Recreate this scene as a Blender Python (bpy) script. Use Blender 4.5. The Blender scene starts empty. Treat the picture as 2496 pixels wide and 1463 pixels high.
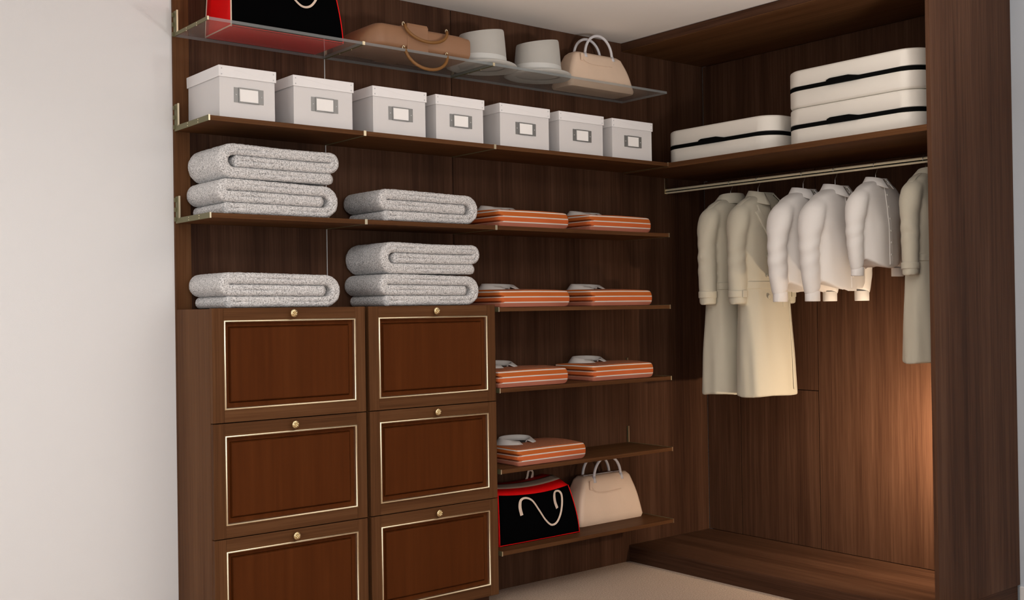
import bpy, bmesh, math, random
from mathutils import Vector, Matrix, noise
random.seed(7)
PI = math.pi
sc = bpy.context.scene
COL = sc.collection

# ------------------------------------------------------------------ camera
W_IMG, H_IMG, F_PX = 2496.0, 1463.0, 2682.6
CAM = Vector((-3.62786, -3.62433, 1.17917))
yaw, pit, rol = 0.683032, 0.00724880, -0.0147101
fw = Vector((math.sin(yaw)*math.cos(pit), math.cos(yaw)*math.cos(pit), math.sin(pit)))
r0 = Vector((math.cos(yaw), -math.sin(yaw), 0.0)); u0 = r0.cross(fw)
rr = math.cos(rol)*r0 + math.sin(rol)*u0
uu = -math.sin(rol)*r0 + math.cos(rol)*u0
cd = bpy.data.cameras.new('camera'); cam = bpy.data.objects.new('camera', cd); COL.objects.link(cam)
cd.sensor_fit = 'HORIZONTAL'; cd.sensor_width = 36.0; cd.lens = F_PX/W_IMG*36.0
cd.clip_start = 0.05
M = Matrix.Identity(4)
for i in range(3):
    M[i][0], M[i][1], M[i][2], M[i][3] = rr[i], uu[i], -fw[i], CAM[i]
cam.matrix_world = M
sc.camera = cam

# ------------------------------------------------------------------ light and exposure
vs = sc.view_settings
vs.view_transform = 'Standard'; vs.look = 'None'; vs.gamma = 1.0; vs.use_curve_mapping = False
vs.exposure = -0.13
world = bpy.data.worlds.new('world'); sc.world = world; world.use_nodes = True
world.node_tree.nodes['Background'].inputs[0].default_value = (1.0, 1.0, 1.0, 1)
world.node_tree.nodes['Background'].inputs[1].default_value = 1.15
sc.cycles.max_bounces = 7; sc.cycles.diffuse_bounces = 4; sc.cycles.glossy_bounces = 3; sc.cycles.transparent_max_bounces = 10
sc.cycles.use_adaptive_sampling = True; sc.cycles.adaptive_threshold = 0.06; sc.cycles.adaptive_min_samples = 16
sc.cycles.sample_clamp_indirect = 6.0

def area(name, loc, target, sx, sy, power, col, spread=180.0):
    d = bpy.data.lights.new(name, 'AREA'); d.shape = 'RECTANGLE'; d.size = sx; d.size_y = sy
    d.energy = power; d.color = col; d.spread = math.radians(spread)
    o = bpy.data.objects.new(name, d); COL.objects.link(o); o.location = loc
    o.rotation_euler = (Vector(target)-Vector(loc)).to_track_quat('-Z', 'Y').to_euler()
    return o
area('ceiling_lamp', (-2.85, -2.35, 2.37), (-2.85, -2.35, 0), 1.3, 1.3, 32.0, (1.0, 0.99, 0.985))
area('ceiling_fill', (-0.95, -2.95, 1.35), (-0.95, -2.35, 2.4), 0.3, 0.3, 27.0, (1.0, 0.96, 0.92), 110.0)  # added unseen area light aimed up to brighten the corner ceiling
area('side_fill', (-4.35, -1.3, 1.15), (-2.6, -0.15, 1.1), 1.1, 1.7, 10.5, (0.955, 0.985, 1.0))  # added out-of-view light for the left wall's falloff, no real window
area('rear_fill', (-5.6, -5.4, 1.1), (-1.2, -0.4, 1.4), 2.4, 2.0, 26.0, (0.98, 0.99, 1.0))  # added broad fill behind the camera, reaching undersides; no window stands there

# ------------------------------------------------------------------ mesh helpers
class MB:
    def __init__(s): s.v=[]; s.f=[]; s.m=[]; s.uv={}
    def add(s, vs, fs, mi=0):
        o=len(s.v); s.v.extend([tuple(p) for p in vs])
        for f in fs: s.f.append(tuple(i+o for i in f)); s.m.append(mi)
        return o
    def box(s, x0,x1,y0,y1,z0,z1, mi=0):
        s.add([(x0,y0,z0),(x1,y0,z0),(x1,y1,z0),(x0,y1,z0),(x0,y0,z1),(x1,y0,z1),(x1,y1,z1),(x0,y1,z1)],
              [(0,3,2,1),(4,5,6,7),(0,1,5,4),(1,2,6,5),(2,3,7,6),(3,0,4,7)], mi)
    def loft(s, rings, closed=True, cap0=True, cap1=True, mi=0):
        n=len(rings[0]); vs=[p for r in rings for p in r]; fs=[]
        for k in range(len(rings)-1):
            for i in range(n if closed else n-1):
                j=(i+1)%n; fs.append((k*n+i, k*n+j, (k+1)*n+j, (k+1)*n+i))
        if closed and cap0: fs.append(tuple(range(n-1,-1,-1)))
        if closed and cap1: fs.append(tuple((len(rings)-1)*n+i for i in range(n)))
        s.add(vs, fs, mi)
    def tube(s, path, r, n=10, mi=0, caps=True, flat=None):
        P=[Vector(p) for p in path]; rings=[]; prev=None
        for i,p in enumerate(P):
            t=(P[min(i+1,len(P)-1)]-P[max(i-1,0)])
            if t.length<1e-9: t=Vector((0,0,1))
            t.normalize()
            if prev is None:
                a=Vector((0,1,0)) if abs(t.y)<0.9 else Vector((1,0,0))
            else: a=prev
            b=t.cross(a); b.normalize(); a=b.cross(t); a.normalize(); prev=a
            ri=r[i] if isinstance(r,(list,tuple)) else r
            fa,fb=(1,1) if flat is None else flat
            rings.append([p+a*(ri*fa*math.cos(2*PI*k/n))+b*(ri*fb*math.sin(2*PI*k/n)) for k in range(n)])
        s.loft(rings, True, caps, caps, mi)
    def lathe(s, prof, axis='z', c=(0,0,0), n=24, mi=0, wob=None):
        rings=[]
        for r,h in prof:
            R=[]
            for k in range(n):
                a=2*PI*k/n; q=r*(1+(wob(a,h) if wob else 0))
                if axis=='z': R.append((c[0]+q*math.cos(a), c[1]+q*math.sin(a), c[2]+h))
                elif axis=='y': R.append((c[0]+q*math.cos(a), c[1]-h, c[2]+q*math.sin(a)))
                else: R.append((c[0]-h, c[1]+q*math.cos(a), c[2]+q*math.sin(a)))
            rings.append(R)
        s.loft(rings, True, True, True, mi)
    def build(s, name, mats, parent=None, smooth=False, bevel=0.0, bseg=2, sub=0, solid=0.0, auto=None):
        me=bpy.data.meshes.new(name); me.from_pydata(s.v, [], s.f); me.validate()
        mats = mats if isinstance(mats,(list,tuple)) else [mats]
        for m in mats: me.materials.append(m)
        for p,mi in zip(me.polygons, s.m): p.material_index=mi; p.use_smooth=smooth
        bm=bmesh.new(); bm.from_mesh(me); bmesh.ops.remove_doubles(bm, verts=bm.verts, dist=1e-6)
        bmesh.ops.recalc_face_normals(bm, faces=bm.faces); bm.to_mesh(me); bm.free()
        if smooth and auto is not None: me.set_sharp_from_angle(angle=auto)
        me.update()
        o=bpy.data.objects.new(name, me); COL.objects.link(o)
        if parent: o.parent=parent
        if solid:
            m=o.modifiers.new('thickness','SOLIDIFY'); m.thickness=solid; m.offset=0
        if bevel:
            m=o.modifiers.new('bevel','BEVEL'); m.width=bevel; m.segments=bseg; m.limit_method='ANGLE'; m.angle_limit=0.6
        if sub:
            m=o.modifiers.new('subdivision','SUBSURF'); m.levels=sub; m.render_levels=sub
        return o

def bx(name, x0,x1,y0,y1,z0,z1, mat, parent=None, bevel=0.0):
    b=MB(); b.box(x0,x1,y0,y1,z0,z1); return b.build(name, mat, parent, bevel=bevel)
def empty(name, loc=(0,0,0), rz=0.0):
    o=bpy.data.objects.new(name, None); COL.objects.link(o); o.location=loc; o.rotation_euler=(0,0,rz)
    o.empty_display_size=0.05; return o
def tag(o, label, cat, group=None):
    o['label']=label; o['category']=cat
    if group: o['group']=group
    return o
def struct(o, label=None):
    o['kind']='structure'
    if label: o['label']=label
    return o
def kids(o): return [c for c in bpy.data.objects if c.parent==o]
def copy_tree(o, parent=None):
    c=o.copy(); COL.objects.link(c)
    if parent is not None: c.parent=parent
    for ch in kids(o): copy_tree(ch, c)
    return c
def smoothstep(a,b,x):
    t=max(0,min(1,(x-a)/(b-a))); return t*t*(3-2*t)
def interp(tab, x):
    if x<=tab[0][0]: return tab[0][1:]
    for a,b in zip(tab, tab[1:]):
        if x<=b[0]:
            t=(x-a[0])/(b[0]-a[0]); t=t*t*(3-2*t)*0.5+t*0.5
            return tuple(p+(q-p)*t for p,q in zip(a[1:], b[1:]))
    return tab[-1][1:]
def spline(pts, n=8):
    P=[Vector(p) for p in pts]; out=[]
    for i in range(len(P)-1):
        a=P[max(i-1,0)]; b=P[i]; c=P[i+1]; d=P[min(i+2,len(P)-1)]
        for k in range(n):
            t=k/n
            out.append(0.5*((2*b)+(c-a)*t+(2*a-5*b+4*c-d)*t*t+(3*b-a-3*c+d)*t**3))
    out.append(P[-1]); return out

# ------------------------------------------------------------------ materials
def new_mat(name):
    m=bpy.data.materials.new(name); m.use_nodes=True
    nt=m.node_tree; return m, nt, nt.nodes['Principled BSDF']
def L(nt,a,b): nt.links.new(a,b)
def plain(name, col, rough=0.6, metal=0.0, bump=0.0, bscale=200.0, var=0.0, spec=0.5, coat=0.0, sheen=0.0, vscale=8.0):
    m,nt,p=new_mat(name)
    p.inputs['Base Color'].default_value=(*col,1); p.inputs['Roughness'].default_value=rough
    p.inputs['Metallic'].default_value=metal; p.inputs['Specular IOR Level'].default_value=spec
    p.inputs['Coat Weight'].default_value=coat; p.inputs['Sheen Weight'].default_value=sheen
    tc=nt.nodes.new('ShaderNodeTexCoord')
    if bump:
        n=nt.nodes.new('ShaderNodeTexNoise'); n.inputs['Scale'].default_value=bscale; n.inputs['Detail'].default_value=3
        L(nt,tc.outputs['Object'],n.inputs['Vector'])
        b=nt.nodes.new('ShaderNodeBump'); b.inputs['Strength'].default_value=bump; b.inputs['Distance'].default_value=0.002
        L(nt,n.outputs['Fac'],b.inputs['Height']); L(nt,b.outputs['Normal'],p.inputs['Normal'])
    if var:
        n=nt.nodes.new('ShaderNodeTexNoise'); n.inputs['Scale'].default_value=vscale; n.inputs['Detail'].default_value=4
        L(nt,tc.outputs['Object'],n.inputs['Vector'])
        r=nt.nodes.new('ShaderNodeValToRGB'); e=r.color_ramp.elements
        e[0].position=0.3; e[1].position=0.7
        e[0].color=(*[c*(1-var) for c in col],1); e[1].color=(*[min(1,c*(1+var)) for c in col],1)
        L(nt,n.outputs['Fac'],r.inputs['Fac']); L(nt,r.outputs['Color'],p.inputs['Base Color'])
    return m
def wood(name, axis, dark, mid, light, rough=0.42, coat=0.0, fine=260.0, bandscale=9.0):
    m,nt,p=new_mat(name)
    tc=nt.nodes.new('ShaderNodeTexCoord'); oi=nt.nodes.new('ShaderNodeObjectInfo')
    add=nt.nodes.new('ShaderNodeVectorMath'); add.operation='MULTIPLY_ADD'
    cmb=nt.nodes.new('ShaderNodeCombineXYZ')
    for k in range(3): L(nt,oi.outputs['Random'],cmb.inputs[k])
    add.inputs[1].default_value=(7.3,5.1,3.7)
    L(nt,cmb.outputs[0],add.inputs[0]); L(nt,tc.outputs['Object'],add.inputs[2])
    def nz(scale, along, det, dist=0.0):
        mp=nt.nodes.new('ShaderNodeMapping'); s=[scale]*3; s['xyz'.index(axis)]=along
        mp.inputs['Scale'].default_value=s
        n=nt.nodes.new('ShaderNodeTexNoise'); n.inputs['Scale'].default_value=1.0; n.inputs['Detail'].default_value=det
        n.inputs['Distortion'].default_value=dist
        L(nt,add.outputs[0],mp.inputs['Vector']); L(nt,mp.outputs[0],n.inputs['Vector']); return n
    a=nz(fine, 5.0, 4); b=nz(bandscale, 0.35, 2); c=nz(70.0, 1.4, 3, 0.3)
    mx=nt.nodes.new('ShaderNodeMath'); mx.operation='MULTIPLY_ADD'; mx.inputs[1].default_value=0.42
    L(nt,a.outputs['Fac'],mx.inputs[0])
    m2=nt.nodes.new('ShaderNodeMath'); m2.operation='MULTIPLY_ADD'; m2.inputs[1].default_value=0.62; m2.inputs[2].default_value=0.0
    L(nt,b.outputs['Fac'],m2.inputs[0]); 
    m3=nt.nodes.new('ShaderNodeMath'); m3.operation='MULTIPLY_ADD'; m3.inputs[1].default_value=0.42
    L(nt,c.outputs['Fac'],m3.inputs[0]); L(nt,m2.outputs[0],m3.inputs[2]); L(nt,m3.outputs[0],mx.inputs[2])
    r=nt.nodes.new('ShaderNodeValToRGB'); e=r.color_ramp.elements
    e[0].position=0.52; e[0].color=(*dark,1); e[1].position=0.94; e[1].color=(*light,1)
    x=e.new(0.72); x.color=(*mid,1)
    L(nt,mx.outputs[0],r.inputs['Fac']); L(nt,r.outputs['Color'],p.inputs['Base Color'])
    p.inputs['Roughness'].default_value=rough; p.inputs['Specular IOR Level'].default_value=0.06; p.inputs['Coat Weight'].default_value=coat
    bp=nt.nodes.new('ShaderNodeBump'); bp.inputs['Strength'].default_value=0.12; bp.inputs['Distance'].default_value=0.001
    L(nt,a.outputs['Fac'],bp.inputs['Height']); L(nt,bp.outputs['Normal'],p.inputs['Normal'])
    return m
WD=((0.037,0.0165,0.0095),(0.071,0.0325,0.0180),(0.110,0.054,0.031))
wood_z=wood('walnut_vertical','z',*WD); wood_x=wood('walnut_along_x','x',*WD); wood_y=wood('walnut_along_y','y',*WD)
CB=((0.072,0.0295,0.0115),(0.106,0.0445,0.0175),(0.146,0.067,0.0285))
cab_z=wood('cabinet_walnut_vertical','z',*CB,rough=0.5); cab_x=wood('cabinet_walnut_along_x','x',*CB,rough=0.5); cab_y=wood('cabinet_walnut_along_y','y',*CB,rough=0.5)
panel_red=wood('mahogany_panel','z',(0.074,0.0190,0.0038),(0.086,0.0225,0.0046),(0.100,0.0275,0.0060),rough=0.6,fine=60,bandscale=14)
brass=plain('polished_brass',(0.80,0.66,0.40),0.28,1.0)
brass_old=plain('aged_brass',(0.175,0.160,0.080),0.5,0.35)
brass_pale=plain('pale_brass',(0.88,0.78,0.56),0.32,1.0)
brass_satin=plain('satin_brass',(0.95,0.84,0.60),0.30,0.30)
steel=plain('steel',(0.55,0.54,0.52),0.3,1.0)
steel_dark=plain('label_metal',(0.30,0.30,0.295),0.45,0.7)
silver_line=plain('silver_strip',(0.62,0.60,0.58),0.4,0.6)
plaster=plain('white_plaster',(0.79,0.785,0.785),0.85,bump=0.08,bscale=350)
plaster_grey=plain('grey_blue_plaster',(0.52,0.57,0.63),0.85,bump=0.08,bscale=350)
ceil_m=plain('ceiling_paint',(0.90,0.85,0.80),0.9)
white_paint=plain('white_gloss_paint',(0.78,0.78,0.78),0.4)
card=plain('white_card',(0.97,0.95,0.93),0.6)
rivet_m=plain('white_rivet',(0.62,0.62,0.64),0.3)
black_cloth=plain('black_canvas',(0.0012,0.0012,0.0014),1.0,spec=0.03)
red_cloth=plain('red_canvas',(0.84,0.002,0.003),0.6,bump=0.1,bscale=500,spec=0.2)
strap_m=plain('cream_webbing',(0.78,0.62,0.50),0.75,bump=0.2,bscale=600)
stripe_m=plain('beige_stripe',(0.42,0.31,0.23),0.8)
cream_lth=plain('cream_leather',(0.80,0.60,0.45),0.5,bump=0.1,bscale=250,var=0.04)
white_lth=plain('white_leather',(0.66,0.64,0.66),0.4)
tan_lth=plain('tan_leather',(0.27,0.135,0.068),0.55,bump=0.1,bscale=250,var=0.06)
rope_m=plain('brown_leather_rope',(0.20,0.085,0.016),0.5)
hat_m=plain('grey_felt',(0.46,0.44,0.405),0.9,bump=0.2,bscale=400,sheen=0.2)
band_m=plain('pale_hat_ribbon',(0.62,0.61,0.58),0.6)
case_m=plain('ivory_case_shell',(0.80,0.76,0.69),0.5,bump=0.05,bscale=500)
rubber=plain('black_rubber',(0.0025,0.0025,0.0025),0.7,spec=0.06)
coat_m=plain('sage_beige_gabardine',(0.57,0.53,0.425),0.85,bump=0.15,bscale=700,sheen=0.1)
coat_in=plain('coat_lining',(0.50,0.45,0.34),0.8)
shirt_m=plain('white_cotton',(0.84,0.81,0.78),0.8,bump=0.12,bscale=600,sheen=0.1)
shirt_in=plain('shirt_neck_lining',(0.42,0.40,0.30),0.8)
button_m=plain('pearl_button',(0.86,0.84,0.80),0.25)
collar_m=plain('grey_white_collar',(0.56,0.52,0.49),0.8,bump=0.1,bscale=500)
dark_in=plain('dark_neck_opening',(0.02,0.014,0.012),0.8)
lens_m,_nt,_p=new_mat('lamp_lens'); _p.inputs['Emission Color'].default_value=(1,0.62,0.32,1); _p.inputs['Emission Strength'].default_value=12

def carpet_mat():
    m,nt,p=new_mat('beige_carpet'); tc=nt.nodes.new('ShaderNodeTexCoord')
    n=nt.nodes.new('ShaderNodeTexNoise'); n.inputs['Scale'].default_value=180; n.inputs['Detail'].default_value=4
    w=nt.nodes.new('ShaderNodeTexVoronoi'); w.inputs['Scale'].default_value=170
    L(nt,tc.outputs['Object'],n.inputs['Vector']); L(nt,tc.outputs['Object'],w.inputs['Vector'])
    r=nt.nodes.new('ShaderNodeValToRGB'); e=r.color_ramp.elements
    e[0].position=0.3; e[0].color=(0.42,0.305,0.225,1); e[1].position=0.75; e[1].color=(0.72,0.56,0.435,1)
    L(nt,n.outputs['Fac'],r.inputs['Fac']); L(nt,r.outputs['Color'],p.inputs['Base Color'])
    b=nt.nodes.new('ShaderNodeBump'); b.inputs['Strength'].default_value=0.4; b.inputs['Distance'].default_value=0.003
    L(nt,w.outputs['Distance'],b.inputs['Height']); L(nt,b.outputs['Normal'],p.inputs['Normal'])
    p.inputs['Roughness'].default_value=0.95; return m
carpet=carpet_mat()
def terry_mat():
    m,nt,p=new_mat('white_terry'); tc=nt.nodes.new('ShaderNodeTexCoord')
    n=nt.nodes.new('ShaderNodeTexNoise'); n.inputs['Scale'].default_value=215; n.inputs['Detail'].default_value=3; n.inputs['Roughness'].default_value=0.7
    L(nt,tc.outputs['Object'],n.inputs['Vector'])
    r=nt.nodes.new('ShaderNodeValToRGB'); e=r.color_ramp.elements
    e[0].position=0.38; e[0].color=(0.31,0.305,0.305,1); e[1].position=0.56; e[1].color=(0.84,0.825,0.82,1)
    L(nt,n.outputs['Fac'],r.inputs['Fac']); L(nt,r.outputs['Color'],p.inputs['Base Color'])
    b=nt.nodes.new('ShaderNodeBump'); b.inputs['Strength'].default_value=0.7; b.inputs['Distance'].default_value=0.004
    L(nt,n.outputs['Fac'],b.inputs['Height']); L(nt,b.outputs['Normal'],p.inputs['Normal'])
    p.inputs['Roughness'].default_value=0.95; p.inputs['Sheen Weight'].default_value=0.2; return m
terry=terry_mat()
def glass_mat(name, tint, veil, col, ior):
    m=bpy.data.materials.new(name); m.use_nodes=True; nt=m.node_tree; nt.nodes.clear()
    out=nt.nodes.new('ShaderNodeOutputMaterial'); t=nt.nodes.new('ShaderNodeBsdfTransparent'); t.inputs[0].default_value=(*tint,1)
    d=nt.nodes.new('ShaderNodeBsdfDiffuse'); d.inputs[0].default_value=(*col,1)
    g=nt.nodes.new('ShaderNodeBsdfGlossy'); g.inputs['Roughness'].default_value=0.04; g.inputs[0].default_value=(0.9,0.95,0.97,1)
    tl=nt.nodes.new('ShaderNodeBsdfTranslucent'); tl.inputs[0].default_value=(*col,1)
    dm=nt.nodes.new('ShaderNodeMixShader'); dm.inputs[0].default_value=0.55; L(nt,d.outputs[0],dm.inputs[1]); L(nt,tl.outputs[0],dm.inputs[2])
    mx=nt.nodes.new('ShaderNodeMixShader'); mx.inputs[0].default_value=veil
    lw=nt.nodes.new('ShaderNodeLayerWeight'); lw.inputs[0].default_value=0.5
    pw=nt.nodes.new('ShaderNodeMath'); pw.operation='POWER'; pw.inputs[1].default_value=5.0; L(nt,lw.outputs['Facing'],pw.inputs[0])
    fr=nt.nodes.new('ShaderNodeMath'); fr.operation='MULTIPLY_ADD'; fr.inputs[1].default_value=ior; fr.inputs[2].default_value=0.02; L(nt,pw.outputs[0],fr.inputs[0])
    m2=nt.nodes.new('ShaderNodeMixShader')
    L(nt,t.outputs[0],mx.inputs[1]); L(nt,dm.outputs[0],mx.inputs[2]); L(nt,fr.outputs[0],m2.inputs[0])
    L(nt,mx.outputs[0],m2.inputs[1]); L(nt,g.outputs[0],m2.inputs[2]); L(nt,m2.outputs[0],out.inputs[0]); return m
glass=glass_mat('tinted_shelf_glass',(0.97,0.97,0.965),0.13,(0.72,0.70,0.66),0.35)
glass_edge=glass_mat('glass_cut_edge',(0.86,0.90,0.92),0.42,(0.62,0.69,0.72),0.5)
def milky_mat(name, col, tr):
    m=bpy.data.materials.new(name); m.use_nodes=True; nt=m.node_tree; nt.nodes.clear()
    out=nt.nodes.new('ShaderNodeOutputMaterial'); p=nt.nodes.new('ShaderNodeBsdfPrincipled')
    p.inputs['Base Color'].default_value=(*col,1); p.inputs['Roughness'].default_value=0.35
    tl=nt.nodes.new('ShaderNodeBsdfTranslucent'); tl.inputs[0].default_value=(*col,1)
    tp=nt.nodes.new('ShaderNodeBsdfTransparent')
    a=nt.nodes.new('ShaderNodeMixShader'); a.inputs[0].default_value=0.10
    b=nt.nodes.new('ShaderNodeMixShader'); b.inputs[0].default_value=tr
    L(nt,p.outputs[0],a.inputs[1]); L(nt,tl.outputs[0],a.inputs[2]); L(nt,a.outputs[0],b.inputs[1]); L(nt,tp.outputs[0],b.inputs[2])
    L(nt,b.outputs[0],out.inputs[0]); return m
milky=milky_mat('milky_plastic',(0.87,0.845,0.84),0.10); milky_lid=milky_mat('milky_lid_plastic',(0.96,0.94,0.94),0.02)
def stripe_mat():
    m,nt,p=new_mat('orange_striped_cloth'); uv=nt.nodes.new('ShaderNodeUVMap'); sp=nt.nodes.new('ShaderNodeSeparateXYZ')
    L(nt,uv.outputs[0],sp.inputs[0])
    r=nt.nodes.new('ShaderNodeValToRGB'); r.color_ramp.interpolation='CONSTANT'; e=r.color_ramp.elements
    org=(0.66,0.135,0.028,1); org2=(0.56,0.125,0.014,1); wh=(0.72,0.66,0.60,1); sal_shade=(0.45,0.145,0.085,1)  # lowest salmon band holds the shade of the cloth's under-curve in its colour
    e[0].position=0.0; e[0].color=sal_shade; e[1].position=0.125; e[1].color=wh
    for pos,c in ((0.160,org),(0.285,wh),(0.32,org2),(0.445,wh),(0.48,org2)):
        x=e.new(pos); x.color=c
    mr=nt.nodes.new('ShaderNodeMath'); mr.operation='MULTIPLY'; mr.inputs[1].default_value=0.5
    L(nt,sp.outputs[1],mr.inputs[0]); L(nt,mr.outputs[0],r.inputs['Fac'])
    # woven pattern on the upper face (v above 1)
    w=nt.nodes.new('ShaderNodeTexWave'); w.wave_type='BANDS'; w.bands_direction='Y'; w.inputs['Scale'].default_value=9.0
    w.inputs['Distortion'].default_value=1.0; w.inputs['Detail'].default_value=2
    L(nt,uv.outputs[0],w.inputs['Vector'])
    ck=nt.nodes.new('ShaderNodeTexNoise'); ck.inputs['Scale'].default_value=1.0; ck.inputs['Detail'].default_value=2
    mp=nt.nodes.new('ShaderNodeMapping'); mp.inputs['Scale'].default_value=(60,14,1); L(nt,uv.outputs[0],mp.inputs[0]); L(nt,mp.outputs[0],ck.inputs['Vector'])
    ad=nt.nodes.new('ShaderNodeMath'); ad.operation='MULTIPLY_ADD'; ad.inputs[1].default_value=0.55; L(nt,w.outputs['Fac'],ad.inputs[0])
    m4=nt.nodes.new('ShaderNodeMath'); m4.operation='MULTIPLY'; m4.inputs[1].default_value=0.7; L(nt,ck.outputs['Fac'],m4.inputs[0]); L(nt,m4.outputs[0],ad.inputs[2])
    r2=nt.nodes.new('ShaderNodeValToRGB'); e2=r2.color_ramp.elements; r2.color_ramp.interpolation='CONSTANT'
    e2[0].position=0; e2[0].color=(0.10,0.045,0.02,1); e2[1].position=0.47; e2[1].color=(0.45,0.11,0.03,1)
    x=e2.new(0.66); x.color=(0.50,0.36,0.27,1); x=e2.new(0.76); x.color=(0.50,0.12,0.03,1)
    L(nt,ad.outputs[0],r2.inputs['Fac'])
    gt=nt.nodes.new('ShaderNodeMath'); gt.operation='GREATER_THAN'; gt.inputs[1].default_value=1.001; L(nt,sp.outputs[1],gt.inputs[0])
    mx=nt.nodes.new('ShaderNodeMix'); mx.data_type='RGBA'
    L(nt,gt.outputs[0],mx.inputs['Factor']); L(nt,r.outputs['Color'],mx.inputs['A']); L(nt,r2.outputs['Color'],mx.inputs['B'])
    L(nt,mx.outputs['Result'],p.inputs['Base Color']); p.inputs['Roughness'].default_value=0.8; return m
stripe=stripe_mat()

# ------------------------------------------------------------------ the setting
XL=-2.151; M1=-1.567; M2=-0.98; XR=0.56; YP=-1.54; HC=2.40
floor=struct(bx('floor',-6.6,0.62,-6.2,0.03,-0.05,0.0,carpet),'beige short pile carpet on the floor')
ceiling=struct(bx('ceiling',-6.6,0.62,-6.2,0.03,HC,HC+0.05,ceil_m),'plain off-white ceiling above the closet')
wall_back=struct(bx('wall_back',-6.6,0.62,0.012,0.06,0,HC,plaster),'white plaster wall carrying the walnut panelling and shelves')
wall_right=struct(bx('wall_right',0.592,0.64,-6.2,0.012,0,HC,plaster_grey),'grey-blue wall beyond the walnut wardrobe side panel')
wall_left=struct(bx('wall_left',-6.65,-6.6,-6.2,0.06,0,HC,plaster),'white plaster wall on the far left of the room')
base_r=struct(bx('baseboard_right',0.578,0.592,-6.2,YP-0.002,0,0.072,white_paint,bevel=0.003),'white baseboard along the grey-blue wall')
# walnut panels on the back wall
g=0.0022
bx('wood_panel',XL,-2.0955,0.0,0.012,0,HC-0.001,cab_z,wall_back,0.0005)
bx('wood_panel',-2.095,M1-g,0.0,0.012,0,HC-0.001,wood_z,wall_back,0.0005)
bx('wood_panel',M1+g,M2-g,0.0,0.012,0,HC-0.001,wood_z,wall_back,0.001)
bx('wood_panel',M2+g,XR,0.0,0.012,0,HC-0.001,wood_z,wall_back,0.001)
s_=bx('seam_strip',M1-0.0016,M1+0.0016,-0.0015,0.010,1.19,HC-0.002,silver_line,wall_back)
s_['label']='thin silver seam strip'

# ------------------------------------------------------------------ shelves with brackets
def bracket(parent, side, w, d, t, up=0.075, edge=True):
    """arm along the shelf end plus an upright plate on the wall; local origin at the shelf's left rear top"""
    s=-1 if side=='l' else 1
    x0=0.0 if side=='l' else w
    xa,xb=(x0+0.0012,x0+0.0042) if side=='l' else (x0-0.0042,x0-0.0012)
    b=MB()
    b.box(xa,xb,-d,-0.0005,-t-0.001,0.0015)
    ud=0.030 if (edge and side=='l') else 0.008
    b.box(xa,xb,-ud,-0.0005,0.0015,up)
    o=b.build('bracket',brass_old,parent,bevel=0.0005)
    if side=='l' and edge:
        for k in range(3):
            h_=MB(); h_.box(xa-0.005,xa+0.0005,-0.007,-0.0005,-0.010+k*0.033,0.004+k*0.033); h_.build('hook_tab',brass_old,o)
    f=MB(); f.box(xa-0.0010,xb+0.0010,-ud-0.0035,-ud,-0.0005,up); f.build('upright_lip',brass_pale,o)
    f=MB(); f.box(xa-0.0008,xb+0.0012,-d-0.0018,-d,-t-0.001,0.0015); f.build('arm_tip',brass_pale,o)
    for yy in (0.40,0.70):
        for zz in (-0.004,-0.0125):
            k=MB(); k.lathe([(0.0022,0),(0.0022,0.0009),(0.0012,0.0014)],'x',(xa if side=='l' else xb,-d*yy,zz+0.0005),10)
            if side=='l': k.build('screw',brass_pale,o,True)
    return o
SD=0.279
def shelf(name, x0, x1, top, t, mat, label, cat, group, left=True, right=True):
    e=empty(name,(x0,0,top)); w=x1-x0
    board=MB(); board.box(0.0044 if left else 0.0012,w-(0.0044 if right else 0.0012),-SD,-0.0005,-t,0)
    if mat is glass:
        board.m=[0,0,1,1,1,1]; board.build('glass_pane',[glass,glass_edge],e)
    else: board.build('board',mat,e,bevel=0.0008)
    if left: bracket(e,'l',w,SD,t,edge=(x0==XL))
    if right: bracket(e,'r',w,SD,t)
    tag(e,label,cat,group); return e
mods=[(XL,M1,'left'),(M1,M2,'middle'),(M2,0.0,'right')]
names={'left':'left third, nearest the white wall','middle':'middle third','right':'right third, next to the wardrobe'}
what=[('red and black tote bag','tan bag with rope handles','grey hat and cream handbag'),
      ('two left white boxes','white boxes in the middle','three right white boxes'),
      ('pair of stacked towels','single towel beside the orange shirts','upper pair of orange folded shirts')]
for (x0,x1,nm),it in zip(mods,what[0]):
    shelf('glass_shelf',x0,x1,2.131,0.010,glass,'clear tinted glass shelf under the '+it,'glass shelf','glass shelves near the ceiling', right=(nm!='right'))
for (x0,x1,nm),it in zip(mods,what[1]):
    shelf('wooden_shelf',x0,x1,1.814,0.016,cab_x,'dark walnut shelf board under the '+it,'shelf','walnut wall shelves')
for (x0,x1,nm),it in zip(mods,what[2]):
    shelf('wooden_shelf',x0,x1,1.500,0.016,cab_x,'dark walnut shelf board under the '+it,'shelf','walnut wall shelves')
for top,lb in ((1.182,'level with the drawer cabinet top, carrying two orange shirts'),(0.866,'second below the towels, carrying two shirts with patterned tops'),
               (0.551,'half empty with a single orange shirt'),(0.234,'lowest, under the tote and cream handbag')):
    shelf('wooden_shelf',M2+0.004,0.0,top,0.016,cab_x,'dark walnut shelf '+lb,'shelf','walnut wall shelves')

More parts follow.
